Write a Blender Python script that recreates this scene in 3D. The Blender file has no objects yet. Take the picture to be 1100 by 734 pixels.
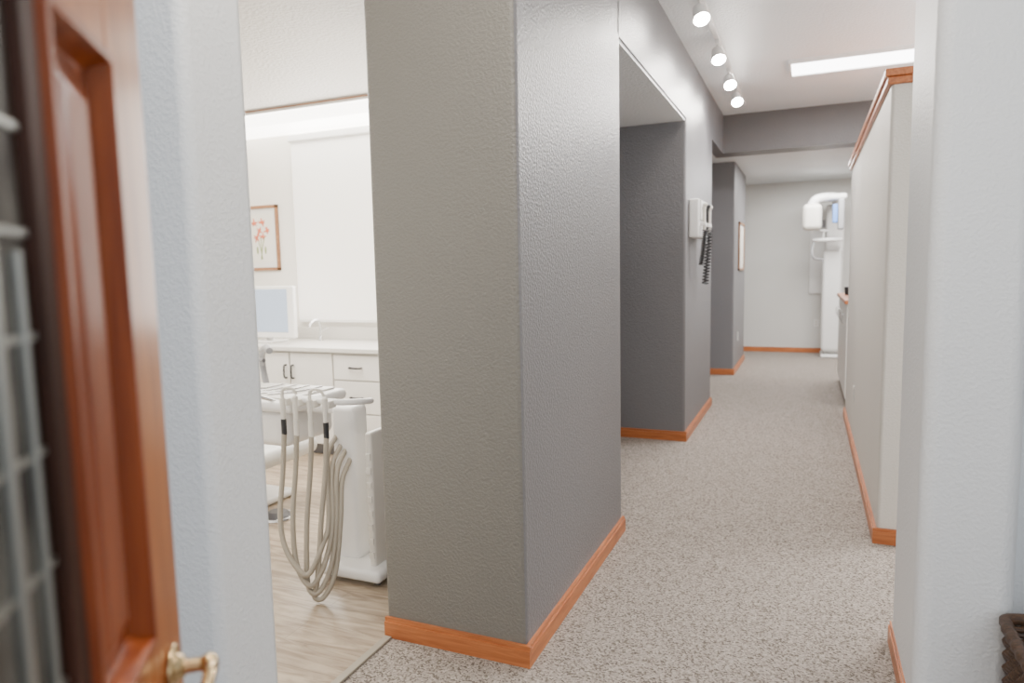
import bpy, bmesh, math, random
from mathutils import Vector, Matrix
C = bpy.context.scene.collection
PI = math.pi

# ---------------------------------------------------------------- materials
def new_mat(name):
    m = bpy.data.materials.new(name); m.use_nodes = True
    nt = m.node_tree; b = nt.nodes['Principled BSDF']
    return m, nt, b

def plain(name, col, rough=0.5, metal=0.0, emit=None, es=0.0, var=0.04):
    m, nt, b = new_mat(name)
    tc = nt.nodes.new('ShaderNodeTexCoord')
    n = nt.nodes.new('ShaderNodeTexNoise'); n.inputs['Scale'].default_value = 12
    nt.links.new(tc.outputs['Object'], n.inputs['Vector'])
    r = nt.nodes.new('ShaderNodeValToRGB')
    r.color_ramp.elements[0].color = tuple(max(0, c*(1-var)) for c in col)+(1,)
    r.color_ramp.elements[1].color = tuple(min(1, c*(1+var)) for c in col)+(1,)
    nt.links.new(n.outputs['Fac'], r.inputs['Fac']); nt.links.new(r.outputs['Color'], b.inputs['Base Color'])
    b.inputs['Roughness'].default_value = rough; b.inputs['Metallic'].default_value = metal
    if emit:
        b.inputs['Emission Color'].default_value = emit+(1,); b.inputs['Emission Strength'].default_value = es
    return m

def wallmat(name, col, rough=0.5, bump=0.35, scale=70, spec=0.5):
    m, nt, b = new_mat(name)
    tc = nt.nodes.new('ShaderNodeTexCoord')
    n = nt.nodes.new('ShaderNodeTexNoise'); n.inputs['Scale'].default_value = scale; n.inputs['Detail'].default_value = 2.5
    nt.links.new(tc.outputs['Object'], n.inputs['Vector'])
    r = nt.nodes.new('ShaderNodeValToRGB'); r.color_ramp.elements[0].position = 0.38; r.color_ramp.elements[1].position = 0.66
    nt.links.new(n.outputs['Fac'], r.inputs['Fac'])
    bp = nt.nodes.new('ShaderNodeBump'); bp.inputs['Strength'].default_value = bump; bp.inputs['Distance'].default_value = 0.005
    nt.links.new(r.outputs['Color'], bp.inputs['Height']); nt.links.new(bp.outputs['Normal'], b.inputs['Normal'])
    n2 = nt.nodes.new('ShaderNodeTexNoise'); n2.inputs['Scale'].default_value = 1.3
    nt.links.new(tc.outputs['Object'], n2.inputs['Vector'])
    r2 = nt.nodes.new('ShaderNodeValToRGB')
    r2.color_ramp.elements[0].color = tuple(c*0.96 for c in col)+(1,)
    r2.color_ramp.elements[1].color = tuple(min(1, c*1.04) for c in col)+(1,)
    nt.links.new(n2.outputs['Fac'], r2.inputs['Fac']); nt.links.new(r2.outputs['Color'], b.inputs['Base Color'])
    b.inputs['Roughness'].default_value = rough
    b.inputs['Specular IOR Level'].default_value = spec
    return m

def woodmat(name, dark, light, axis='X', rough=0.32, scale=9, spec=0.5):
    m, nt, b = new_mat(name)
    tc = nt.nodes.new('ShaderNodeTexCoord'); mp = nt.nodes.new('ShaderNodeMapping')
    s = {'X': (1.2, 14, 14), 'Y': (14, 1.2, 14), 'Z': (14, 14, 1.0)}[axis]
    mp.inputs['Scale'].default_value = s
    n = nt.nodes.new('ShaderNodeTexNoise'); n.inputs['Scale'].default_value = scale*0.5; n.inputs['Detail'].default_value = 6; n.inputs['Distortion'].default_value = 0.6
    nt.links.new(tc.outputs['Object'], mp.inputs['Vector']); nt.links.new(mp.outputs['Vector'], n.inputs['Vector'])
    r = nt.nodes.new('ShaderNodeValToRGB'); r.color_ramp.elements[0].position = 0.3; r.color_ramp.elements[1].position = 0.68
    r.color_ramp.elements[0].color = dark+(1,); r.color_ramp.elements[1].color = light+(1,)
    nt.links.new(n.outputs['Fac'], r.inputs['Fac']); nt.links.new(r.outputs['Color'], b.inputs['Base Color'])
    b.inputs['Roughness'].default_value = rough; b.inputs['Specular IOR Level'].default_value = spec
    return m

def carpetmat():
    m, nt, b = new_mat('berber_carpet')
    tc = nt.nodes.new('ShaderNodeTexCoord')
    v = nt.nodes.new('ShaderNodeTexVoronoi'); v.inputs['Scale'].default_value = 165
    nt.links.new(tc.outputs['Object'], v.inputs['Vector'])
    sp = nt.nodes.new('ShaderNodeSeparateColor'); nt.links.new(v.outputs['Color'], sp.inputs['Color'])
    r = nt.nodes.new('ShaderNodeValToRGB'); e = r.color_ramp.elements
    e[0].position = 0.0; e[0].color = (0.115, 0.096, 0.082, 1)
    e[1].position = 1.0; e[1].color = (0.45, 0.395, 0.35, 1)
    for p, c in ((0.2, (0.18, 0.152, 0.131, 1)), (0.34, (0.29, 0.252, 0.221, 1)), (0.7, (0.345, 0.302, 0.266, 1))):
        k = e.new(p); k.color = c
    nt.links.new(sp.outputs[0], r.inputs['Fac'])
    nt.links.new(r.outputs['Color'], b.inputs['Base Color'])
    bp = nt.nodes.new('ShaderNodeBump'); bp.inputs['Strength'].default_value = 0.4; bp.inputs['Distance'].default_value = 0.003; bp.invert = True
    nt.links.new(v.outputs['Distance'], bp.inputs['Height']); nt.links.new(bp.outputs['Normal'], b.inputs['Normal'])
    b.inputs['Roughness'].default_value = 0.95; b.inputs['Specular IOR Level'].default_value = 0.1
    return m

def vinylmat():
    m, nt, b = new_mat('vinyl_plank')
    tc = nt.nodes.new('ShaderNodeTexCoord'); mp = nt.nodes.new('ShaderNodeMapping')
    nt.links.new(tc.outputs['Object'], mp.inputs['Vector'])
    br = nt.nodes.new('ShaderNodeTexBrick'); br.inputs['Scale'].default_value = 1.0
    br.inputs['Brick Width'].default_value = 1.1; br.inputs['Row Height'].default_value = 0.14; br.inputs['Mortar Size'].default_value = 0.0015
    br.inputs['Color1'].default_value = (0.50, 0.405, 0.30, 1); br.inputs['Color2'].default_value = (0.43, 0.345, 0.255, 1); br.inputs['Mortar'].default_value = (0.3, 0.24, 0.18, 1)
    nt.links.new(mp.outputs['Vector'], br.inputs['Vector'])
    mp2 = nt.nodes.new('ShaderNodeMapping'); mp2.inputs['Scale'].default_value = (1.5, 9, 1)
    nt.links.new(tc.outputs['Object'], mp2.inputs['Vector'])
    n = nt.nodes.new('ShaderNodeTexNoise'); n.inputs['Scale'].default_value = 2.5; n.inputs['Detail'].default_value = 6; n.inputs['Distortion'].default_value = 1.6
    nt.links.new(mp2.outputs['Vector'], n.inputs['Vector'])
    r = nt.nodes.new('ShaderNodeValToRGB'); r.color_ramp.elements[0].color = (0.55, 0.51, 0.48, 1); r.color_ramp.elements[1].color = (1.0, 1.0, 1.0, 1)
    r.color_ramp.elements[0].position = 0.35; r.color_ramp.elements[1].position = 0.65
    nt.links.new(n.outputs['Fac'], r.inputs['Fac'])
    mx = nt.nodes.new('ShaderNodeMix'); mx.data_type = 'RGBA'; mx.blend_type = 'MULTIPLY'; mx.inputs[0].default_value = 1
    nt.links.new(br.outputs['Color'], mx.inputs[6]); nt.links.new(r.outputs['Color'], mx.inputs[7])
    nt.links.new(mx.outputs[2], b.inputs['Base Color']); b.inputs['Roughness'].default_value = 0.35
    return m

def glassmat():
    m, nt, b = new_mat('dark_textured_glass')
    tc = nt.nodes.new('ShaderNodeTexCoord'); mp = nt.nodes.new('ShaderNodeMapping'); mp.inputs['Scale'].default_value = (26, 1, 9)
    nt.links.new(tc.outputs['Object'], mp.inputs['Vector'])
    n = nt.nodes.new('ShaderNodeTexNoise'); n.inputs['Scale'].default_value = 1.0; n.inputs['Detail'].default_value = 3
    nt.links.new(mp.outputs['Vector'], n.inputs['Vector'])
    r = nt.nodes.new('ShaderNodeValToRGB'); r.color_ramp.elements[0].position = 0.4; r.color_ramp.elements[1].position = 0.72
    r.color_ramp.elements[0].color = (0.022, 0.015, 0.011, 1); r.color_ramp.elements[1].color = (0.17, 0.165, 0.145, 1)
    nt.links.new(n.outputs['Fac'], r.inputs['Fac']); nt.links.new(r.outputs['Color'], b.inputs['Base Color'])
    b.inputs['Roughness'].default_value = 0.35; b.inputs['Specular IOR Level'].default_value = 0.3
    return m

M = {}
M['grey'] = wallmat('wall_paint_slate', (0.178, 0.174, 0.182), 0.42, 0.3, 95)
M['pier'] = wallmat('wall_paint_slate_warm_lit', (0.185, 0.174, 0.152), 0.45, 0.36, 95)  # slate paint again, tinted to carry the warm light
M['beam'] = wallmat('beam_paint_taupe', (0.135, 0.124, 0.122), 0.4, 0.45, 60)
M['white'] = wallmat('wall_paint_cool_white', (0.72, 0.735, 0.75), 0.5, 0.2, 95)
M['cream'] = wallmat('wall_paint_pale_grey', (0.68, 0.65, 0.60), 0.5, 0.2, 90)
M['opwall'] = wallmat('wall_paint_warm_white', (0.80, 0.77, 0.71), 0.6, 0.15, 90)
M['ceil'] = wallmat('ceiling_knockdown', (0.82, 0.85, 0.87), 0.5, 0.5, 50)
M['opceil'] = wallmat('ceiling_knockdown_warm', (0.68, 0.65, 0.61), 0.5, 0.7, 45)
M['far'] = wallmat('wall_paint_far', (0.66, 0.65, 0.62), 0.5, 0.2, 90)
M['carpet'] = carpetmat(); M['vinyl'] = vinylmat(); M['glass'] = glassmat()
M['oakx'] = woodmat('orange_oak_x', (0.35, 0.10, 0.03), (0.55, 0.19, 0.065), 'X')
M['oaky'] = woodmat('orange_oak_y', (0.35, 0.10, 0.03), (0.55, 0.19, 0.065), 'Y')
M['oakb'] = woodmat('brown_oak', (0.2, 0.09, 0.04), (0.34, 0.17, 0.08), 'X')
M['door'] = woodmat('cherry_door_wood', (0.31, 0.085, 0.02), (0.5, 0.165, 0.042), 'Z', 0.28, 9, 0.4)
M['doorp'] = woodmat('cherry_panel_wood', (0.19, 0.035, 0.009), (0.33, 0.078, 0.02), 'Z', 0.28, 9, 0.4)
M['doord'] = woodmat('dark_mullion_wood', (0.025, 0.009, 0.005), (0.06, 0.018, 0.009), 'Z', 0.5, 9, 0.2)
M['brass'] = plain('brass', (0.62, 0.46, 0.25), 0.25, 1.0)
M['lead'] = plain('lead_came', (0.42, 0.43, 0.41), 0.4, 1.0)
M['plastic'] = plain('white_plastic', (0.80, 0.79, 0.77), 0.35)
M['plasticc'] = plain('cream_plastic', (0.68, 0.65, 0.59), 0.4)
M['lam'] = plain('white_laminate', (0.72, 0.70, 0.66), 0.4)
M['counter'] = plain('worktop_laminate', (0.62, 0.6, 0.56), 0.35)
M['black'] = plain('black_plastic', (0.02, 0.02, 0.022), 0.4)
M['darkgrey'] = plain('dark_grey', (0.12, 0.12, 0.13), 0.4)
M['midgrey'] = plain('mid_grey', (0.3, 0.3, 0.31), 0.4)
M['chrome'] = plain('chrome', (0.75, 0.75, 0.76), 0.18, 1.0)
M['hose'] = plain('beige_hose', (0.35, 0.31, 0.25), 0.5)
M['screen'] = plain('screen_blue', (0.3, 0.36, 0.45), 0.15, 0, (0.6, 0.72, 0.92), 0.6)
M['blind'] = plain('backlit_blind', (0.9, 0.88, 0.84), 0.8, 0, (1, 0.96, 0.9), 0.4, 0.01)
M['lens'] = plain('fixture_lens', (0.9, 0.9, 0.9), 0.4, 0, (1, 0.96, 0.88), 7.0, 0.0)
M['panel'] = plain('light_panel', (0.9, 0.9, 0.9), 0.4, 0, (0.97, 0.98, 1), 10.0, 0.0)
M['bulb'] = plain('spot_bulb', (1, 0.95, 0.85), 0.4, 0, (1, 0.95, 0.87), 160.0, 0.0)
M['paper'] = plain('print_paper', (0.74, 0.71, 0.64), 0.7)
M['red'] = plain('red_ink', (0.6, 0.16, 0.08), 0.7, var=0.3)
M['green'] = plain('green_ink', (0.25, 0.3, 0.12), 0.7, var=0.2)
M['wicker'] = woodmat('dark_wicker', (0.02, 0.01, 0.006), (0.1, 0.05, 0.025), 'X', 0.55, 30)
M['vinylseat'] = plain('pale_upholstery', (0.66, 0.66, 0.64), 0.4)
M['blue'] = plain('blue_film', (0.12, 0.25, 0.6), 0.4)

# ---------------------------------------------------------------- geometry
W = {}
def catmull(pts, n=8):
    P = [Vector(p) for p in pts]
    P = [P[0]*2-P[1]] + P + [P[-1]*2-P[-2]]
    out = []
    for i in range(1, len(P)-2):
        a, b, c, d = P[i-1:i+3]
        for k in range(n):
            t = k/n
            out.append(0.5*((2*b)+(c-a)*t+(2*a-5*b+4*c-d)*t*t+(3*b-a-3*c+d)*t**3))
    out.append(P[-2]); return out

class G:
    def __init__(s): s.bm = bmesh.new()
    def _merge(s, b):
        me = bpy.data.meshes.new('tmp'); b.to_mesh(me); b.free(); s.bm.from_mesh(me); bpy.data.meshes.remove(me)
    def box(s, x0, x1, y0, y1, z0, z1, bev=0, vb=0, seg=3, rot=None):
        b = bmesh.new(); bmesh.ops.create_cube(b, size=1)
        for v in b.verts:
            v.co = Vector(((x0+x1)/2+v.co.x*(x1-x0), (y0+y1)/2+v.co.y*(y1-y0), (z0+z1)/2+v.co.z*(z1-z0)))
        if bev: bmesh.ops.bevel(b, geom=b.edges[:], offset=bev, segments=seg, profile=0.5, affect='EDGES')
        elif vb:
            es = [e for e in b.edges if abs(e.verts[0].co.z-e.verts[1].co.z) > 1e-6]
            bmesh.ops.bevel(b, geom=es, offset=vb, segments=6, profile=0.5, affect='EDGES')
        if rot:
            c, ax, an = rot; bmesh.ops.rotate(b, verts=b.verts[:], cent=Vector(c), matrix=Matrix.Rotation(an, 3, ax))
        s._merge(b); return s
    def cyl(s, p0, p1, r0, r1=None, seg=24, bev=0):
        r1 = r0 if r1 is None else r1
        p0 = Vector(p0); p1 = Vector(p1); d = p1-p0
        b = bmesh.new(); bmesh.ops.create_cone(b, cap_ends=True, segments=seg, radius1=r0, radius2=r1, depth=d.length)
        if bev:
            es = [e for e in b.edges if abs(e.verts[0].co.z-e.verts[1].co.z) < 1e-6]
            bmesh.ops.bevel(b, geom=es, offset=bev, segments=3, profile=0.5, affect='EDGES')
        q = Vector((0, 0, 1)).rotation_difference(d.normalized()).to_matrix()
        for v in b.verts: v.co = q @ v.co + (p0+p1)/2
        s._merge(b); return s
    def ball(s, c, r, sc=(1, 1, 1)):
        b = bmesh.new(); bmesh.ops.create_uvsphere(b, u_segments=24, v_segments=14, radius=r)
        for v in b.verts: v.co = Vector((v.co.x*sc[0]+c[0], v.co.y*sc[1]+c[1], v.co.z*sc[2]+c[2]))
        s._merge(b); return s
    def tube(s, pts, r, n=8, seg=12, smooth=True, r1=None):
        P = catmull(pts, n) if smooth else [Vector(p) for p in pts]
        b = bmesh.new(); rings = []
        up = None
        for i, p in enumerate(P):
            t = (P[min(i+1, len(P)-1)]-P[max(i-1, 0)]).normalized()
            if up is None:
                up = Vector((0, 0, 1)) if abs(t.z) < 0.9 else Vector((1, 0, 0))
            x = (up - t*up.dot(t))
            if x.length < 1e-5: x = t.orthogonal()
            x.normalize(); up = x; y = t.cross(x)
            rr = r if r1 is None else r+(r1-r)*i/(len(P)-1)
            rings.append([b.verts.new(p+(x*math.cos(a*2*PI/seg)+y*math.sin(a*2*PI/seg))*rr) for a in range(seg)])
        for i in range(len(rings)-1):
            for a in range(seg):
                b.faces.new((rings[i][a], rings[i][(a+1) % seg], rings[i+1][(a+1) % seg], rings[i+1][a]))
        b.faces.new(rings[0][::-1]); b.faces.new(rings[-1])
        bmesh.ops.recalc_face_normals(b, faces=b.faces[:])
        s._merge(b); return s
    def rect_profile(s, x0, x1, z0, z1, prof, y=0.0, flip=1):
        b = bmesh.new(); loops = []
        for ins, h in prof:
            loops.append([b.verts.new(Vector(c)) for c in ((x0+ins, y+h*flip, z0+ins), (x1-ins, y+h*flip, z0+ins), (x1-ins, y+h*flip, z1-ins), (x0+ins, y+h*flip, z1-ins))])
        for i in range(len(loops)-1):
            for a in range(4):
                b.faces.new((loops[i][a], loops[i][(a+1) % 4], loops[i+1][(a+1) % 4], loops[i+1][a]))
        b.faces.new(loops[-1]); bmesh.ops.recalc_face_normals(b, faces=b.faces[:])
        s._merge(b); return s
    def done(s, name, mat, origin=None, parent=None, label=None, cat=None, kind=None, group=None):
        me = bpy.data.meshes.new(name)
        bm = s.bm
        xs = [v.co for v in bm.verts]
        if origin is None:
            origin = ((min(v.x for v in xs)+max(v.x for v in xs))/2, (min(v.y for v in xs)+max(v.y for v in xs))/2, min(v.z for v in xs))
        o = Vector(origin)
        for v in bm.verts: v.co -= o
        bm.to_mesh(me); bm.free()
        for p in me.polygons: p.use_smooth = True
        me.set_sharp_from_angle(angle=math.radians(38))
        ob = bpy.data.objects.new(name, me); C.objects.link(ob)
        me.materials.append(mat)
        md = ob.modifiers.new('wn', 'WEIGHTED_NORMAL'); md.keep_sharp = True
        if parent:
            ob.parent = parent; ob.location = o - W[parent.name]
        else:
            ob.location = o
        W[ob.name] = o
        tag(ob, label, cat, kind, group)
        return ob
def tag(ob, label=None, cat=None, kind=None, group=None):
    if label: ob['label'] = label
    if cat: ob['category'] = cat
    if kind: ob['kind'] = kind
    if group: ob['group'] = group
def empty(name, loc, label, cat, kind=None, group=None, rz=0, local=False):
    e = bpy.data.objects.new(name, None); C.objects.link(e); e.location = loc; e.rotation_euler = (0, 0, rz)
    e.empty_display_size = 0.05
    W[e.name] = Vector((0, 0, 0)) if local else Vector(loc)
    tag(e, label, cat, kind, group); return e
def wall(name, b, mat, label, cat='wall', vb=0):
    return G().box(*b, vb=vb).done(name, mat, label=label, cat=cat, kind='structure')

# ---------------------------------------------------------------- room shell
wall('floor', (-6, 3.2, -1.6, 12.2, -0.1, 0.0), M['carpet'], 'speckled grey-beige loop pile carpet floor of the corridor', 'floor')
wall('floor.001', (-5.5, -1.46, 1.385, 4.8, 0.0, 0.006), M['vinyl'], 'beige wood-look vinyl floor of the treatment room', 'floor')
H = 3.06
wall('ceiling', (-1.4, 3.2, -1.6, 8.1, H, H+0.1), M['ceil'], 'white textured corridor ceiling', 'ceiling')
wall('ceiling.001', (-5.6, -1.5, 1.2, 4.9, 2.72, 2.82), M['opceil'], 'off-white knockdown-textured treatment room ceiling', 'ceiling')
wall('ceiling.002', (-3.0, 3.2, 8.4, 12.1, 2.72, 2.82), M['ceil'], 'lower white ceiling of the x-ray area', 'ceiling')
wall('ceiling.003', (-1.9, -0.9, 3.53, 5.58, 2.535, 2.555), M['ceil'], 'white soffit of the corridor recess', 'ceiling')
wall('ceiling.004', (-3.0, -1.0, 7.17, 8.4, 2.67, 2.77), M['ceil'], 'white ceiling of the side passage', 'ceiling')
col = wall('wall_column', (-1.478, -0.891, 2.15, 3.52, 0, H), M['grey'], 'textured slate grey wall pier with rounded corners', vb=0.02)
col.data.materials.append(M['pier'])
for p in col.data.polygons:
    if p.normal.y < -0.72: p.material_index = 1   # warm light falling on the end face is put into its colour
wall('wall_recess', (-2.0, -1.9, 3.3, 5.6, 0, H), M['grey'], 'grey back wall of the corridor recess')
wall('wall_recess.001', (-1.9, -1.47, 3.3, 3.52, 0, H), M['grey'], 'grey side wall of the corridor recess')
wall('wall_header', (-1.9, -0.891, 3.48, 5.62, 2.555, H), M['grey'], 'grey wall above the corridor recess')
wall('wall_middle', (-3.0, -0.891, 5.58, 7.17, 0, H), M['grey'], 'slate grey wall block holding the instrument station', vb=0.02)
wall('wall_header.001', (-1.0, -0.891, 7.15, 8.12, 2.65, H), M['grey'], 'grey header wall above the side passage')
wall('wall_beam', (-1.0, 3.2, 8.1, 8.4, 2.65, H), M['beam'], 'dark taupe dropped beam across the corridor', 'beam')
wall('wall_far_left', (-3.0, -0.87, 9.27, 10.9, 0, 2.72), M['grey'], 'grey wall block beyond the side passage', vb=0.02)
wall('wall_back', (-3.0, 3.2, 12.0, 12.15, 0, 2.8), M['far'], 'pale grey end wall of the corridor')
wall('wall_side', (-3.15, -3.0, 7.1, 12.1, 0, 2.8), M['far'], 'pale side passage wall')
wall('wall_partition', (0.345, 0.52, 3.8, 7.02, 0, 2.24), M['cream'], 'pale grey partial-height partition wall', vb=0.02)
wall('wall_near', (0.312, 0.56, 2.25, 2.78, 0, H), M['white'], 'cool white wall end with rounded corner', vb=0.045)
wall('wall_near.001', (0.56, 3.2, 2.5, 2.78, 0, H), M['white'], 'cool white wall beside the corridor entrance')
wall('wall_right', (3.2, 3.35, -1.6, 12.15, 0, H), M['cream'], 'pale outer wall')
wall('wall_entry', (-5.5, -1.3, 1.185, 1.385, 0, H), M['white'], 'cool white wall end beside the treatment room opening', vb=0.03)
wall('wall_header.002', (-1.5, -1.4, 1.37, 2.17, 2.6, H), M['white'], 'white header above the treatment room opening')
wall('wall_operatory', (-5.5, -1.9, 4.8, 4.95, 0, 2.9), M['opwall'], 'warm white rear wall of the treatment room')
wall('wall_operatory.001', (-5.65, -5.5, 1.2, 4.95, 0, 2.9), M['opwall'], 'warm white side wall of the treatment room')
wall('wall_operatory.002', (-2.08, -2.0, 3.3, 4.8, 0, 2.9), M['opwall'], 'warm white inner side wall of the treatment room')

def bb(name, b, ax, label):
    g = G().box(*b[:4], 0, 0.062).box(b[0]+(0.005 if ax == 'Y' and b[6] < 0 else 0), b[1]-(0.005 if ax == 'Y' and b[6] > 0 else 0), b[2]+(0.006 if ax == 'X' else 0), b[3], 0.062, 0.078)
    return g.done(name, M['oakx'] if ax == 'X' else M['oaky'], label=label, cat='baseboard', kind='structure')
L = 'orange oak baseboard along the '
bb('baseboard_column', (-1.478, -0.873, 2.132, 2.15, 0, 0, 0), 'X', L+'face of the grey pier')
bb('baseboard_column.001', (-0.891, -0.873, 2.15, 3.53, 0, 0, 1), 'Y', L+'side of the grey pier')
bb('baseboard_middle', (-1.9, -0.873, 5.562, 5.58, 0, 0, 0), 'X', L+'recess wall')
bb('baseboard_middle.001', (-0.891, -0.873, 5.58, 7.18, 0, 0, 1), 'Y', L+'grey middle wall')
bb('baseboard_far', (-3.0, -0.852, 9.252, 9.27, 0, 0, 0), 'X', L+'side passage wall')
bb('baseboard_far.001', (-0.87, -0.852, 9.27, 10.9, 0, 0, 1), 'Y', L+'far grey wall')
bb('baseboard_back', (-3.0, 3.2, 11.982, 12.0, 0, 0, 0), 'X', L+'pale end wall')
bb('baseboard_partition', (0.327, 0.52, 3.782, 3.8, 0, 0, 0), 'X', L+'partition end')
bb('baseboard_partition.001', (0.327, 0.345, 3.8, 7.03, 0, 0, -1), 'Y', L+'partition')
bb('baseboard_near', (0.302, 0.56, 2.235, 2.25, 0, 0, 0), 'X', L+'white wall end')
bb('baseboard_near.001', (0.302, 0.312, 2.25, 2.79, 0, 0, -1), 'Y', L+'side of the white wall end')
G().box(-1.475, -1.445, 1.39, 2.13, 0, 0.010, bev=0.003).done('trim_1', M['hose'], label='beige transition strip between carpet and vinyl', cat='floor trim', kind='structure')
g = G().box(0.315, 0.55, 3.77, 7.05, 2.275, 2.31, bev=0.006)
g.box(0.327, 0.538, 3.782, 7.038, 2.24, 2.276, bev=0.008)
g.done('trim_2', M['oaky'], label='orange oak cap moulding on the partition wall', cat='trim', kind='structure')
G().box(-5.5, -2.1, 4.375, 4.385, 2.702, 2.711).done('trim_3', M['oakb'], label='thin brown edge strip at the treatment room light soffit', cat='trim', kind='structure')

# ---------------------------------------------------------------- entrance door
door = empty('door_1', (-0.69, 0.57, 0.0), 'open cherry wood panel door with brass lever and leaded glass', 'door', 'structure', rz=math.atan2(-0.785, 0.62), local=True)
g = G()
g.box(0, 0.13, -0.042, 0, 0.01, 2.03, bev=0.003)
g.box(0.76, 0.88, -0.042, 0, 0.01, 2.03, bev=0.003)
for z0, z1 in ((0.01, 0.24), (0.86, 1.03), (1.61, 1.72), (1.92, 2.03)):
    g.box(0.13, 0.76 if z0 in (0.01, 1.92) else 0.30, -0.04, -0.0005, z0, z1)
g.box(0.13, 0.77, -0.04, -0.028, 0.02, 2.02)
g.done('door_frame', M['door'], origin=(0, 0, 0), parent=door)
prof = [(0, -0.001), (0.004, 0.007), (0.012, 0.007), (0.017, -0.006), (0.024, -0.013), (0.034, -0.014), (0.058, -0.003), (0.062, -0.002)]
for z0, z1 in ((0.24, 0.86), (1.03, 1.61), (1.72, 1.92)):
    G().rect_profile(0.128, 0.302, z0-0.002, z1+0.002, prof).done('raised_panel', M['doorp'], origin=(0.2, 0, z0), parent=door)
G().box(0.30, 0.333, -0.04, 0.001, 0.24, 1.92, bev=0.006).done('mullion', M['doord'], origin=(0.32, 0, 0.24), parent=door, label='dark stained door mullion')
G().box(0.33, 0.765, -0.02, -0.008, 0.24, 1.92).done('glass_pane', M['glass'], origin=(0.5, 0, 0.24), parent=door, label='dark textured leaded glass pane')
g = G()
for x in (0.352, 0.388, 0.45, 0.56, 0.68): g.box(x, x+(0.005 if x < 0.36 else 0.009), -0.012, -0.002, 0.24, 1.92 if x > 0.36 else 1.42, bev=0.002)
for z in (0.5, 0.7, 0.86, 0.94, 1.02, 1.11, 1.2, 1.28, 1.36, 1.43, 1.5, 1.7): g.box(0.333, 0.76, -0.011, -0.005, z, z+0.005)
g.done('lead_came', M['lead'], origin=(0.5, 0, 0.24), parent=door, label='grey lead glazing strips')
hx, hz = 0.062, 0.962
g = G(); g.cyl((hx, 0, hz), (hx, 0.007, hz), 0.026, bev=0.003); g.cyl((hx, 0.006, hz), (hx, 0.016, hz), 0.016, 0.011, bev=0.002)
g.cyl((hx, 0.01, hz), (hx, 0.04, hz), 0.008)
g.tube([(hx, 0.036, hz), (hx+0.008, 0.044, hz), (hx+0.03, 0.046, hz+0.004), (hx+0.06, 0.045, hz-0.004), (hx+0.085, 0.046, hz-0.016), (hx+0.097, 0.046, hz-0.028)], 0.0085, r1=0.0055)
g.ball((hx, 0.04, hz), 0.011)
g.done('lever_handle', M['brass'], origin=(hx, 0, hz), parent=door, label='polished brass lever handle')
g = G().box(-0.001, 0.001, -0.034, -0.008, hz-0.028, hz+0.028).cyl((0.0, -0.021, hz), (-0.01, -0.021, hz), 0.008)
g.done('latch', M['brass'], origin=(0, -0.02, hz), parent=door, label='brass latch plate')

# ---------------------------------------------------------------- track light
tl = empty('track_light', (-0.64, 6.0, H), 'white ceiling track with four adjustable spotlights', 'track light')
G().box(-0.658, -0.622, 4.1, 7.6, H-0.022, H, bev=0.003).done('track_rail', M['plastic'], parent=tl)
heads = [(4.5, (0.25, -0.45)), (5.4, (0.2, -0.45)), (6.2, (0.25, -0.6)), (6.85, (0.2, -0.6))]
for y, (ax, ay) in heads:
    c = Vector((-0.64, y, H-0.11)); d = Vector((ax, ay, -0.8)).normalized()
    g = G(); g.box(-0.655, -0.625, y-0.05, y+0.05, H-0.045, H-0.02, bev=0.004)
    g.cyl((-0.64, y, H-0.04), (-0.64, y, H-0.085), 0.007)
    g.cyl(c-d*0.055, c-d*0.035, 0.018, 0.032); g.cyl(c-d*0.035, c+d*0.06, 0.038, 0.052, bev=0.003)
    hd = g.done('lamp_head', M['plastic'], parent=tl, origin=tuple(c))
    G().cyl(c+d*0.058, c+d*0.064, 0.047).done('bulb', M['bulb'], parent=hd, label='glowing spotlight bulb')
    li = bpy.data.lights.new('spot', 'SPOT'); li.energy = 80; li.spot_size = math.radians(150); li.spot_blend = 1.0; li.shadow_soft_size = 0.05; li.color = (1, 0.93, 0.85)
    lo = bpy.data.objects.new('spot_lamp', li); C.objects.link(lo); lo.location = c+d*0.075
    lo.rotation_euler = d.to_track_quat('-Z', 'Y').to_euler()

lp = empty('ceiling_light_panel', (0.45, 6.45, H-0.02), 'long rectangular white ceiling light panel glowing cool white', 'ceiling light')
g = G(); g.box(-0.18, 1.08, 6.23, 6.25, H-0.03, H).box(-0.18, 1.08, 6.65, 6.67, H-0.03, H).box(-0.18, -0.16, 6.25, 6.65, H-0.03, H).box(1.06, 1.08, 6.25, 6.65, H-0.03, H)
g.done('frame', M['plastic'], parent=lp)
G().box(-0.16, 1.06, 6.25, 6.65, H-0.02, H-0.012).done('diffuser', M['panel'], parent=lp)
of = empty('ceiling_light_box', (-3.45, 4.6, 2.6), 'long white fluorescent light box at ceiling edge', 'light fixture')
G().box(-5.3, -2.12, 4.39, 4.8, 2.685, 2.72).done('housing', M['plastic'], parent=of)
G().box(-4.72, -2.2, 4.4, 4.78, 2.59, 2.685, bev=0.015).done('diffuser', M['lens'], parent=of)

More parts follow.
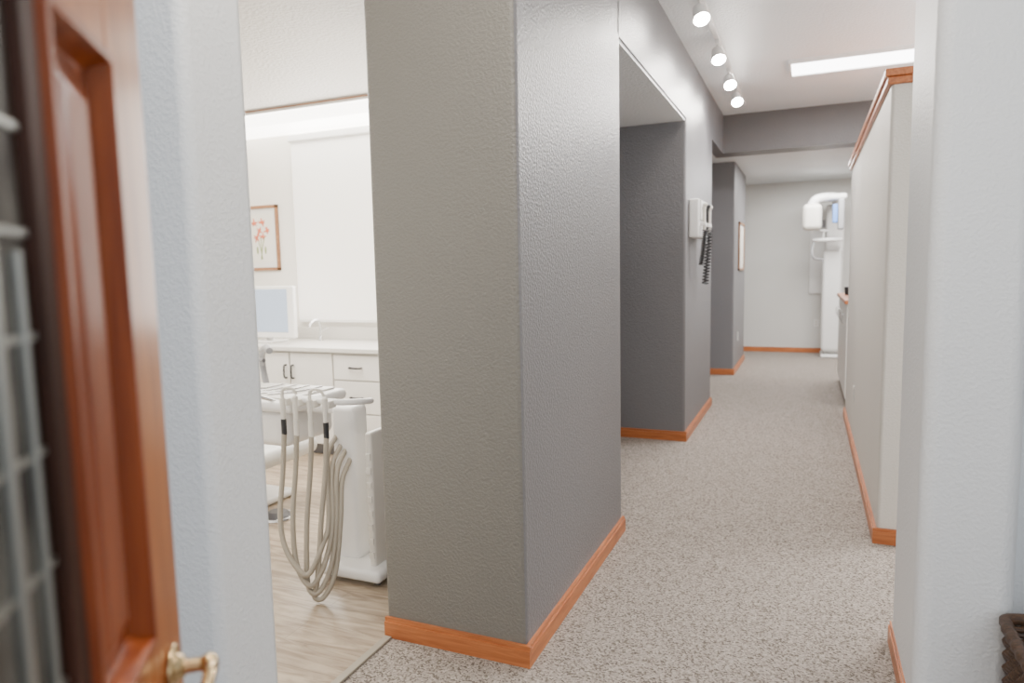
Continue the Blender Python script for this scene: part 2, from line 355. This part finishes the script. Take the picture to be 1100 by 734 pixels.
# ---------------------------------------------------------------- otoscope wall station
ws = empty('wall_diagnostic_station', (-0.89, 5.95, 1.6), 'white wall-mounted diagnostic station with coiled black cords', 'medical device')
g = G().box(-0.89, -0.81, 5.72, 6.2, 1.64, 1.95, bev=0.015); g.box(-0.812, -0.797, 5.76, 6.16, 1.78, 1.94, bev=0.005)
g.done('housing', M['plastic'], parent=ws)
for y in (5.82, 6.02, 6.14):
    g = G().cyl((-0.782, y, 1.70), (-0.782, y, 1.86), 0.010, 0.013, bev=0.003); g.cyl((-0.782, y, 1.86), (-0.782, y, 1.89), 0.013, 0.017); g.ball((-0.775, y, 1.905), 0.016, (1.3, 0.9, 1))
    g.done('handpiece', M['black'] if y == 6.02 else M['plasticc'], parent=ws, label='black instrument handle' if y == 6.02 else 'cream instrument handle')
    G().box(-0.815, -0.765, y-0.03, y+0.03, 1.735, 1.765, bev=0.005).done('cradle', M['plastic'], parent=ws)
    pts = []; n = 17; zb = 1.26 if y > 5.9 else 1.42
    for i in range(n*8+1):
        t = i/(n*8); a = i/8*2*PI
        pts.append((-0.775+0.018*math.cos(a)-0.03*t, y+0.03*math.sin(PI*t)+0.018*math.sin(a), 1.71-(1.71-zb)*t))
    G().tube(pts, 0.0055, smooth=False, seg=6).done('coiled_cord', M['black'], parent=ws, label='black coiled cord')

# ---------------------------------------------------------------- operatory furniture
def cabinet(name, x0, x1, kind, label):
    e = empty(name, ((x0+x1)/2, 4.5, 0), label, 'cabinet', group='treatment room base cabinets')
    g = G().box(x0+0.001, x1-0.001, 4.222, 4.798, 0.10, 0.82).box(x0+0.001, x1-0.001, 4.29, 4.79, 0.007, 0.10)
    g.done('body', M['plasticc'], parent=e)
    G().box(x0+0.001, x1-0.001, 4.275, 4.289, 0.007, 0.10).done('toe_kick', M['darkgrey'], parent=e, label='dark recessed toe kick')
    def pull(p, x, z, vert):
        if vert: pts = [(x, 4.2, z-0.05), (x, 4.175, z-0.045), (x, 4.17, z), (x, 4.175, z+0.045), (x, 4.2, z+0.05)]
        else: pts = [(x-0.05, 4.2, z), (x-0.045, 4.175, z), (x, 4.17, z), (x+0.045, 4.175, z), (x+0.05, 4.2, z)]
        G().tube(pts, 0.007, n=5).done('handle', M['black'], parent=p, label='black bow pull')
    if kind == 'door':
        xm = (x0+x1)/2
        for a, b, hxx in ((x0, xm, xm-0.035), (xm, x1, xm+0.035)):
            d = G().box(a+0.006, b-0.006, 4.2, 4.22, 0.105, 0.808, bev=0.004).done('door', M['lam'], parent=e)
            pull(d, hxx, 0.66, True)
    else:
        zs = [0.105, 0.36, 0.61, 0.808]
        for a, b in zip(zs[:-1], zs[1:]):
            d = G().box(x0+0.006, x1-0.006, 4.2, 4.22, a+0.005, b-0.005, bev=0.004).done('drawer', M['lam'], parent=e)
            pull(d, (x0+x1)/2, (a+b)/2, False)
cabinet('base_cabinet', -4.92, -4.10, 'door', 'white laminate base cabinet with two doors beside the monitor')
cabinet('base_cabinet.001', -4.10, -3.28, 'door', 'white laminate base cabinet with two doors and black pulls')
cabinet('base_cabinet.002', -3.28, -2.86, 'drawer', 'white laminate drawer cabinet with three drawers')
cabinet('base_cabinet.003', -2.86, -2.10, 'door', 'white laminate base cabinet with two doors at the inner wall')
g = G().box(-4.94, -2.09, 4.17, 4.798, 0.821, 0.856, bev=0.005); g.box(-4.94, -2.09, 4.775, 4.798, 0.856, 0.96, bev=0.003)
g.done('worktop', M['counter'], label='pale laminate worktop with short backsplash', cat='worktop')
f = empty('sink_faucet', (-3.75, 4.66, 0.857), 'small chrome sink faucet on the pale worktop', 'faucet')
G().cyl((-3.75, 4.66, 0.857), (-3.75, 4.66, 0.89), 0.022, 0.016, bev=0.002).done('base', M['chrome'], parent=f)
G().tube([(-3.75, 4.66, 0.88), (-3.75, 4.66, 0.98), (-3.75, 4.62, 1.03), (-3.75, 4.55, 1.01), (-3.75, 4.53, 0.98)], 0.009).done('spout', M['chrome'], parent=f)
G().tube([(-3.75, 4.66, 0.92), (-3.70, 4.66, 0.95), (-3.66, 4.66, 0.96)], 0.005).done('lever', M['chrome'], parent=f)
mo = empty('computer_monitor', (-4.05, 4.45, 0.857), 'white-framed computer monitor with blue screen on the worktop', 'monitor')
G().box(-4.22, -4.0, 4.36, 4.56, 0.857, 0.872, bev=0.005).box(-4.14, -4.07, 4.45, 4.475, 0.87, 1.05, bev=0.005).done('stand', M['plastic'], parent=mo)
G().box(-4.42, -3.80, 4.40, 4.445, 0.895, 1.32, bev=0.012).done('screen_housing', M['plastic'], parent=mo)
G().box(-4.39, -3.86, 4.396, 4.401, 0.945, 1.295).done('screen', M['screen'], parent=mo, label='lit pale blue screen')
def picture(name, cx, z0, z1, w, label, plane):
    e = empty(name, (cx, 4.79, z0) if plane == 'Y' else (-0.86, cx, z0), label, 'picture')
    def bx(g, a0, a1, d0, d1, z0_, z1_, bev=0):
        if plane == 'Y': g.box(a0, a1, 4.8-d1, 4.8-d0, z0_, z1_, bev=bev)
        else: g.box(-0.87+d0, -0.87+d1, a0, a1, z0_, z1_, bev=bev)
    a0, a1 = cx-w/2, cx+w/2; t = 0.028
    g = G()
    bx(g, a0, a1, 0, 0.025, z0, z0+t, 0.004); bx(g, a0, a1, 0, 0.025, z1-t, z1, 0.004); bx(g, a0, a0+t, 0, 0.025, z0, z1, 0.004); bx(g, a1-t, a1, 0, 0.025, z0, z1, 0.004)
    g.done('frame', M['oakb'], parent=e, label='brown oak picture frame')
    g = G(); bx(g, a0+t, a1-t, 0, 0.012, z0+t, z1-t); g.done('mat_board', M['lam'], parent=e)
    g = G(); bx(g, a0+0.07, a1-0.07, 0.012, 0.0135, z0+0.07, z1-0.07); pr = g.done('print', M['paper'], parent=e)
    return e, pr
e, pr = picture('framed_picture', -4.50, 1.45, 2.02, 0.50, 'oak-framed botanical print of red flowers on warm white wall', 'Y')
g = G(); random.seed(5)
for (cx, cz) in ((-4.43, 1.87), (-4.38, 1.80), (-4.47, 1.80), (-4.52, 1.87), (-4.43, 1.75), (-4.5, 1.74)):
    for k in range(6):
        a = k/6*2*PI+random.random(); L_ = random.uniform(0.028, 0.044)
        g.tube([(cx, 4.7862, cz), (cx+L_*0.5*math.cos(a)+0.004, 4.786, cz+L_*0.5*math.sin(a)), (cx+L_*math.cos(a), 4.7862, cz+L_*math.sin(a))], 0.010, n=3, seg=8, r1=0.003)
g.done('printed_flower', M['red'], parent=e, label='red flower heads in the print')
g = G()
for dx in (-0.03, 0.0, 0.03): g.tube([(-4.45+dx*1.5, 4.787, 1.76), (-4.45+dx*0.5, 4.787, 1.66), (-4.45-dx*0.3, 4.787, 1.55)], 0.004)
for dx in (-1, 1): g.ball((-4.45+dx*0.045, 4.787, 1.63), 0.03, (0.4, 0.04, 1.3))
g.done('printed_stem', M['green'], parent=e, label='green stems in the print')
picture('framed_picture.001', 10.15, 1.35, 2.0, 0.7, 'oak-framed picture on the far grey wall', 'X')
G().box(-4.0, -2.6, 4.785, 4.80, 1.0, 2.58).done('window_1', M['plastic'], label='white window frame behind the blind', cat='window', kind='structure')
rb = empty('roller_blind', (-3.3, 4.77, 1.0), 'white roller blind glowing with daylight', 'blind')
G().box(-4.05, -2.55, 4.766, 4.77, 1.02, 2.54).done('fabric', M['blind'], parent=rb)
G().box(-4.06, -2.54, 4.73, 4.785, 2.52, 2.58, bev=0.012).done('cassette', M['plastic'], parent=rb)
G().box(-4.05, -2.55, 4.76, 4.776, 1.0, 1.025, bev=0.004).done('bottom_bar', M['plastic'], parent=rb)

# ---------------------------------------------------------------- dental delivery unit
du = empty('dental_delivery_unit', (-1.95, 2.6, 0.006), 'white dental delivery cart with beige hoses and instruments', 'dental unit')
g = G().box(-2.03, -1.71, 2.44, 2.78, 0.03, 0.085, bev=0.02)
g.done('base', M['plastic'], parent=du)
for cx, cy in ((-2.0, 2.49), (-1.75, 2.49), (-2.0, 2.73), (-1.75, 2.73)):
    G().cyl((cx-0.012, cy, 0.027), (cx+0.012, cy, 0.027), 0.021, bev=0.004).done('caster', M['darkgrey'], parent=du, label='grey caster wheel')
g = G().box(-2.01, -1.885, 2.54, 2.66, 0.07, 0.80, bev=0.025); g.done('post', M['plastic'], parent=du)
g = G().box(-1.80, -1.765, 2.50, 2.72, 0.07, 0.70, bev=0.012)
for i in range(8): g.box(-1.795, -1.77, 2.494, 2.501, 0.12+i*0.065, 0.15+i*0.065, bev=0.002)
g.done('side_panel', M['plasticc'], parent=du)
g = G().box(-2.74, -2.13, 2.42, 2.84, 0.775, 0.83, bev=0.025, seg=4).box(-2.3, -1.93, 2.56, 2.66, 0.755, 0.80, bev=0.015)
g.box(-2.70, -2.2, 2.46, 2.82, 0.60, 0.78, bev=0.045, seg=4)
g.done('tray_console', M['plastic'], parent=du)
G().box(-2.66, -2.18, 2.47, 2.80, 0.83, 0.84, bev=0.004).done('tray_mat', M['lam'], parent=du)
G().tube([(-2.12, 2.62, 0.81), (-2.17, 2.5, 0.835), (-2.14, 2.41, 0.85), (-2.0, 2.39, 0.855), (-1.86, 2.41, 0.85), (-1.80, 2.5, 0.84), (-1.84, 2.62, 0.82), (-1.95, 2.66, 0.80)], 0.014).done('instrument_bar', M['plastic'], parent=du)
G().tube([(-2.66, 2.46, 0.82), (-2.62, 2.38, 0.86), (-2.45, 2.36, 0.87), (-2.30, 2.38, 0.86), (-2.24, 2.46, 0.82)], 0.008).done('grab_handle', M['chrome'], parent=du, label='chrome grab handle')
ix = [-2.12, -2.05, -1.97, -1.89]
ends = [(-1.99, 2.52, 0.66), (-1.965, 2.52, 0.62), (-1.94, 2.52, 0.60), (-1.915, 2.52, 0.56)]
low = [0.14, 0.09, 0.05, 0.022]
for i, x in enumerate(ix):
    y = 2.385
    G().box(x-0.02, x+0.02, y-0.03, y+0.025, 0.828, 0.862, bev=0.007).done('instrument_holder', M['plasticc'], parent=du)
    g = G().cyl((x, y-0.03, 0.77), (x, y-0.03, 0.865), 0.010, 0.013, bev=0.002)
    if i in (0, 2): g.tube([(x, y-0.03, 0.86), (x+0.002, y-0.03, 0.895), (x+0.02, y-0.028, 0.91), (x+0.05, y-0.02, 0.905), (x+0.062, y-0.01, 0.88)], 0.008, r1=0.006)
    else: g.ball((x, y-0.03, 0.868), 0.013)
    g.done('handpiece', M['plasticc'], parent=du, label='pale dental handpiece')
    G().cyl((x, y-0.03, 0.70), (x, y-0.03, 0.77), 0.012, 0.012, bev=0.002).done('coupling', M['black'] if i in (0, 3) else M['plasticc'], parent=du, label='black hose coupling' if i in (0, 3) else 'cream hose coupling')
    ex, ey, ez = ends[i]; lz = low[i]; yy = 2.22+0.012*i
    bx = -1.93+0.012*i
    G().tube([(x, y-0.03, 0.71), (x, y-0.05, 0.55), (x+(bx-x)*0.2, yy+0.04, 0.36), (x+(bx-x)*0.5, yy, lz+0.10), (bx-0.012, yy-0.01, lz+0.015), (bx+0.022, yy+0.01, lz+0.01), (bx+0.05, yy+0.06, lz+0.11), (bx+0.035, yy+0.13, 0.34), (ex+0.015, ey-0.06, ez-0.08), (ex, ey+0.03, ez)], 0.0115, n=10).done('hose', M['hose'], parent=du, label='beige rubber hose')
G().tube([(-2.62, 2.80, 0.82), (-2.66, 2.82, 0.93), (-2.62, 2.78, 1.0), (-2.52, 2.7, 1.04), (-2.46, 2.66, 1.03)], 0.017).done('assistant_arm', M['midgrey'], parent=du, label='grey jointed holder arm')
G().tube([(-2.70, 2.80, 0.82), (-2.72, 2.78, 0.90), (-2.62, 2.72, 0.97), (-2.5, 2.66, 0.98)], 0.010).done('assistant_arm', M['darkgrey'], parent=du, label='dark thin holder arm')
for i in range(4):
    G().tube([(-2.58+i*0.08, 2.50, 0.845), (-2.48+i*0.08, 2.62, 0.846), (-2.45+i*0.08, 2.74, 0.85)], 0.005).done('tray_instrument', M['chrome'], parent=du, label='chrome probe on the tray')
dc = empty('dental_chair', (-3.5, 3.1, 0.006), 'pale upholstered dental patient chair on a white base', 'dental chair')
G().box(-4.1, -2.98, 2.8, 3.4, 0.007, 0.05, bev=0.02).done('base', M['plastic'], parent=dc)
G().box(-3.8, -3.2, 2.9, 3.3, 0.05, 0.34, bev=0.05).done('pedestal', M['plastic'], parent=dc)
G().box(-4.2, -2.76, 2.82, 3.38, 0.31, 0.42, bev=0.05, seg=4).done('seat', M['vinylseat'], parent=dc)
G().box(-4.32, -4.2, 2.84, 3.36, 0.36, 1.0, bev=0.045, seg=4, rot=((-4.2, 3.1, 0.38), 'Y', -0.6)).done('backrest', M['vinylseat'], parent=dc)
G().tube([(-4.0, 2.8, 0.38), (-4.0, 2.76, 0.58), (-3.9, 2.75, 0.62), (-3.55, 2.75, 0.62)], 0.025).done('armrest', M['plastic'], parent=dc)
fp = empty('foot_pedal', (-2.78, 3.0, 0.007), 'round dark and chrome foot control on vinyl floor', 'foot control')
G().cyl((-2.80, 3.02, 0.007), (-2.80, 3.02, 0.022), 0.10, 0.095, bev=0.003).done('base', M['chrome'], parent=fp)
G().cyl((-2.80, 3.02, 0.022), (-2.80, 3.02, 0.045), 0.08, 0.05, bev=0.004).done('pedal', M['darkgrey'], parent=fp)

# ---------------------------------------------------------------- far end: panoramic x-ray machine
xm = empty('panoramic_xray_machine', (0.36, 11.45, 0), 'tall white panoramic dental x-ray machine at the end wall', 'x-ray machine')
G().box(0.2, 0.52, 11.3, 11.94, 0.001, 0.05, bev=0.02).done('base', M['plastic'], parent=xm)
g = G().box(0.24, 0.49, 11.5, 11.8, 0.04, 2.3, bev=0.035, seg=4); g.box(0.20, 0.47, 11.38, 11.56, 0.10, 1.62, bev=0.05, seg=5)
g.done('column', M['plastic'], parent=xm)
g = G().tube([(0.38, 11.6, 2.30), (0.36, 11.4, 2.38), (0.28, 11.15, 2.38), (0.1, 11.05, 2.35), (0.02, 11.05, 2.26)], 0.06, n=10, seg=20)
g.box(0.06, 0.5, 11.05, 11.5, 2.33, 2.42, bev=0.04, seg=4)
g.done('rotating_arm', M['plastic'], parent=xm)
G().box(-0.09, 0.17, 10.92, 11.16, 1.90, 2.28, bev=0.07, seg=5).done('tube_head', M['plasticc'], parent=xm, label='pale grey x-ray tube head')
G().box(0.38, 0.46, 10.95, 11.2, 1.9, 2.33, bev=0.02).done('sensor_head', M['midgrey'], parent=xm, label='grey sensor head')
G().box(0.31, 0.375, 10.98, 11.14, 2.0, 2.26, bev=0.01).done('film_cassette', M['blue'], parent=xm, label='blue film cassette')
g = G().box(0.05, 0.46, 11.15, 11.4, 1.74, 1.79, bev=0.02); g.cyl((0.2, 11.2, 1.78), (0.2, 11.2, 1.9), 0.012); g.box(0.15, 0.25, 11.17, 11.23, 1.89, 1.91, bev=0.008)
g.done('chin_rest_shelf', M['plastic'], parent=xm)
G().tube([(0.08, 11.2, 1.77), (0.05, 11.1, 1.6), (0.08, 11.1, 1.5), (0.2, 11.2, 1.48)], 0.015).done('grip_handle', M['midgrey'], parent=xm)
wp = empty('wall_panel', (0.1, 11.99, 1.0), 'pale rectangular wall board beside the x-ray machine', 'panel')
G().box(0.02, 0.24, 11.965, 11.995, 0.95, 2.1, bev=0.008).done('board', M['plastic'], parent=wp)
G().box(0.02, 0.24, 11.955, 11.966, 1.98, 2.1, bev=0.004).done('top_rail', M['midgrey'], parent=wp)
def outlet(name, loc, plane, label):
    e = empty(name, loc, label, 'outlet', group='wall outlets')
    x, y, z = loc
    if plane == 'Y':
        G().box(x-0.035, x+0.035, y-0.006, y, z-0.057, z+0.057, bev=0.002).done('cover_plate', M['plastic'], parent=e)
        G().box(x-0.015, x+0.015, y-0.008, y-0.006, z-0.035, z-0.005).box(x-0.015, x+0.015, y-0.008, y-0.006, z+0.005, z+0.035).done('socket', M['plasticc'], parent=e)
    else:
        s = 1 if plane == 'X+' else -1
        a, b = sorted((x, x+0.006*s)); G().box(a, b, y-0.035, y+0.035, z-0.057, z+0.057, bev=0.002).done('cover_plate', M['plastic'], parent=e)
        a, b = sorted((x+0.006*s, x+0.008*s)); G().box(a, b, y-0.015, y+0.015, z-0.035, z-0.005).box(a, b, y-0.015, y+0.015, z+0.005, z+0.035).done('socket', M['plasticc'], parent=e)
outlet('wall_outlet', (0.14, 12.0, 0.48), 'Y', 'white wall outlet on the end wall')
outlet('wall_outlet.001', (-0.87, 9.9, 0.45), 'X+', 'white wall outlet on the far grey wall')
outlet('wall_outlet.002', (0.345, 5.8, 0.42), 'X-', 'white wall outlet on the partition')
fc = empty('counter_cabinet', (0.65, 8.3, 0), 'white counter cabinet behind the partition', 'cabinet')
G().box(0.37, 0.95, 7.3, 9.2, 0.10, 1.02).box(0.43, 0.95, 7.3, 9.2, 0, 0.10).done('body', M['lam'], parent=fc)
for i in range(4):
    y0 = 7.3+i*0.475
    d = G().box(0.352, 0.37, y0+0.004, y0+0.471, 0.105, 1.015, bev=0.003).done('door', M['lam'], parent=fc)
    G().tube([(0.352, y0+0.42, 0.8), (0.33, y0+0.42, 0.81), (0.325, y0+0.42, 0.85), (0.33, y0+0.42, 0.89), (0.352, y0+0.42, 0.9)], 0.004, n=4).done('handle', M['chrome'], parent=d)
G().box(0.33, 0.97, 7.28, 9.22, 1.021, 1.06, bev=0.006).done('worktop', M['oaky'], label='oak-edged worktop on the counter cabinet', cat='worktop')
cu = empty('cup', (0.42, 8.6, 1.061), 'small dark cup on the oak-edged worktop', 'cup')
G().cyl((0.42, 8.6, 1.061), (0.42, 8.6, 1.15), 0.032, 0.042, bev=0.003).done('body', M['black'], parent=cu)
G().tube([(0.42, 8.56, 1.13), (0.42, 8.52, 1.125), (0.42, 8.52, 1.09), (0.42, 8.565, 1.08)], 0.005).done('handle', M['black'], parent=cu)

# ---------------------------------------------------------------- wicker basket
bk = empty('wicker_basket', (0.72, 2.04, 0), 'dark brown woven wicker basket on the carpet by the white wall', 'basket')
g = G(); x0, x1, y0, y1 = 0.515, 0.93, 1.88, 2.215
def ringpts(z, off, ph, amp=0.006):
    n = 96; pts = []
    for i in range(n+1):
        a = i/n*2*PI; hx_, hy_ = (x1-x0)/2-off, (y1-y0)/2-off
        c, s_ = math.cos(a), math.sin(a); p = 8
        r = (abs(c)**p+abs(s_)**p)**(-1/p)
        w = amp*math.sin(i*PI/2+ph)
        pts.append(((x0+x1)/2+c*r*(hx_+w), (y0+y1)/2+s_*r*(hy_+w), z))
    return pts
for k in range(21):
    z = 0.012+k*0.019; g.tube(ringpts(z, 0.018-0.0006*k, (k % 2)*PI), 0.0095, smooth=False, seg=8)
g.done('woven_side', M['wicker'], parent=bk)
g = G(); g.tube(ringpts(0.415, 0.0, 0, 0.002), 0.016, smooth=False, seg=10); g.done('rim', M['wicker'], parent=bk)
G().box(x0+0.03, x1-0.03, y0+0.03, y1-0.03, 0.001, 0.012).done('bottom', M['wicker'], parent=bk)

# ---------------------------------------------------------------- lights
def area(loc, rot, sx, sy, e, col=(1, 1, 1), nm='area_lamp'):
    li = bpy.data.lights.new(nm, 'AREA'); li.shape = 'RECTANGLE'; li.size = sx; li.size_y = sy; li.energy = e; li.color = col
    o = bpy.data.objects.new(nm, li); C.objects.link(o); o.location = loc; o.rotation_euler = rot; return o
area((0.8, -1.4, 2.1), (math.radians(95), 0, 0), 2.4, 1.4, 62, (0.9, 0.95, 1))
area((-3.6, 2.9, 2.67), (0, 0, 0), 2.2, 1.4, 150, (1, 0.94, 0.85))
area((-3.3, 4.7, 1.8), (math.radians(-90), 0, 0), 1.4, 1.5, 45, (1, 0.97, 0.93))
area((0.45, 6.45, H-0.04), (0, 0, 0), 1.2, 0.4, 95, (0.98, 0.98, 1))
area((2.0, 4.8, 2.9), (0, 0, 0), 1.2, 1.2, 130, (1, 0.98, 0.95))
area((1.9, 5.2, 2.2), (math.radians(180), 0, 0), 1.6, 3.0, 75, (1, 0.98, 0.95))  # added uplight, out of view, brightens the ceiling
area((0.3, 10.2, 2.68), (0, 0, 0), 1.2, 1.2, 130, (1, 0.98, 0.95))
area((-2.0, 8.0, 2.6), (0, 0, 0), 0.8, 0.8, 9, (1, 0.97, 0.93))
area((-0.5, 1.0, 3.0), (math.radians(25), 0, 0), 0.8, 0.6, 50, (1, 0.9, 0.76))
w = bpy.data.worlds.new('w'); bpy.context.scene.world = w; w.use_nodes = True
w.node_tree.nodes['Background'].inputs[0].default_value = (0.87, 0.93, 1, 1); w.node_tree.nodes['Background'].inputs[1].default_value = 0.75

# ---------------------------------------------------------------- camera
psi = math.radians(23.25); th = math.radians(5.82); r = math.radians(1.18)
r0 = Vector((math.cos(psi), math.sin(psi), 0)); fw = Vector((-math.sin(psi)*math.cos(th), math.cos(psi)*math.cos(th), -math.sin(th)))
up0 = r0.cross(fw)
I = r0*math.cos(r)-up0*math.sin(r); J = r0*math.sin(r)+up0*math.cos(r)
cam = bpy.data.cameras.new('camera'); co = bpy.data.objects.new('camera', cam); C.objects.link(co)
mt = Matrix((I, J, -fw)).transposed().to_4x4(); mt.translation = Vector((0, 0, 1.4)); co.matrix_world = mt
cam.sensor_width = 36; cam.lens = 740/1100*36; cam.clip_start = 0.02
cam.dof.use_dof = True; cam.dof.focus_distance = 2.5; cam.dof.aperture_fstop = 2.4
bpy.context.scene.camera = co
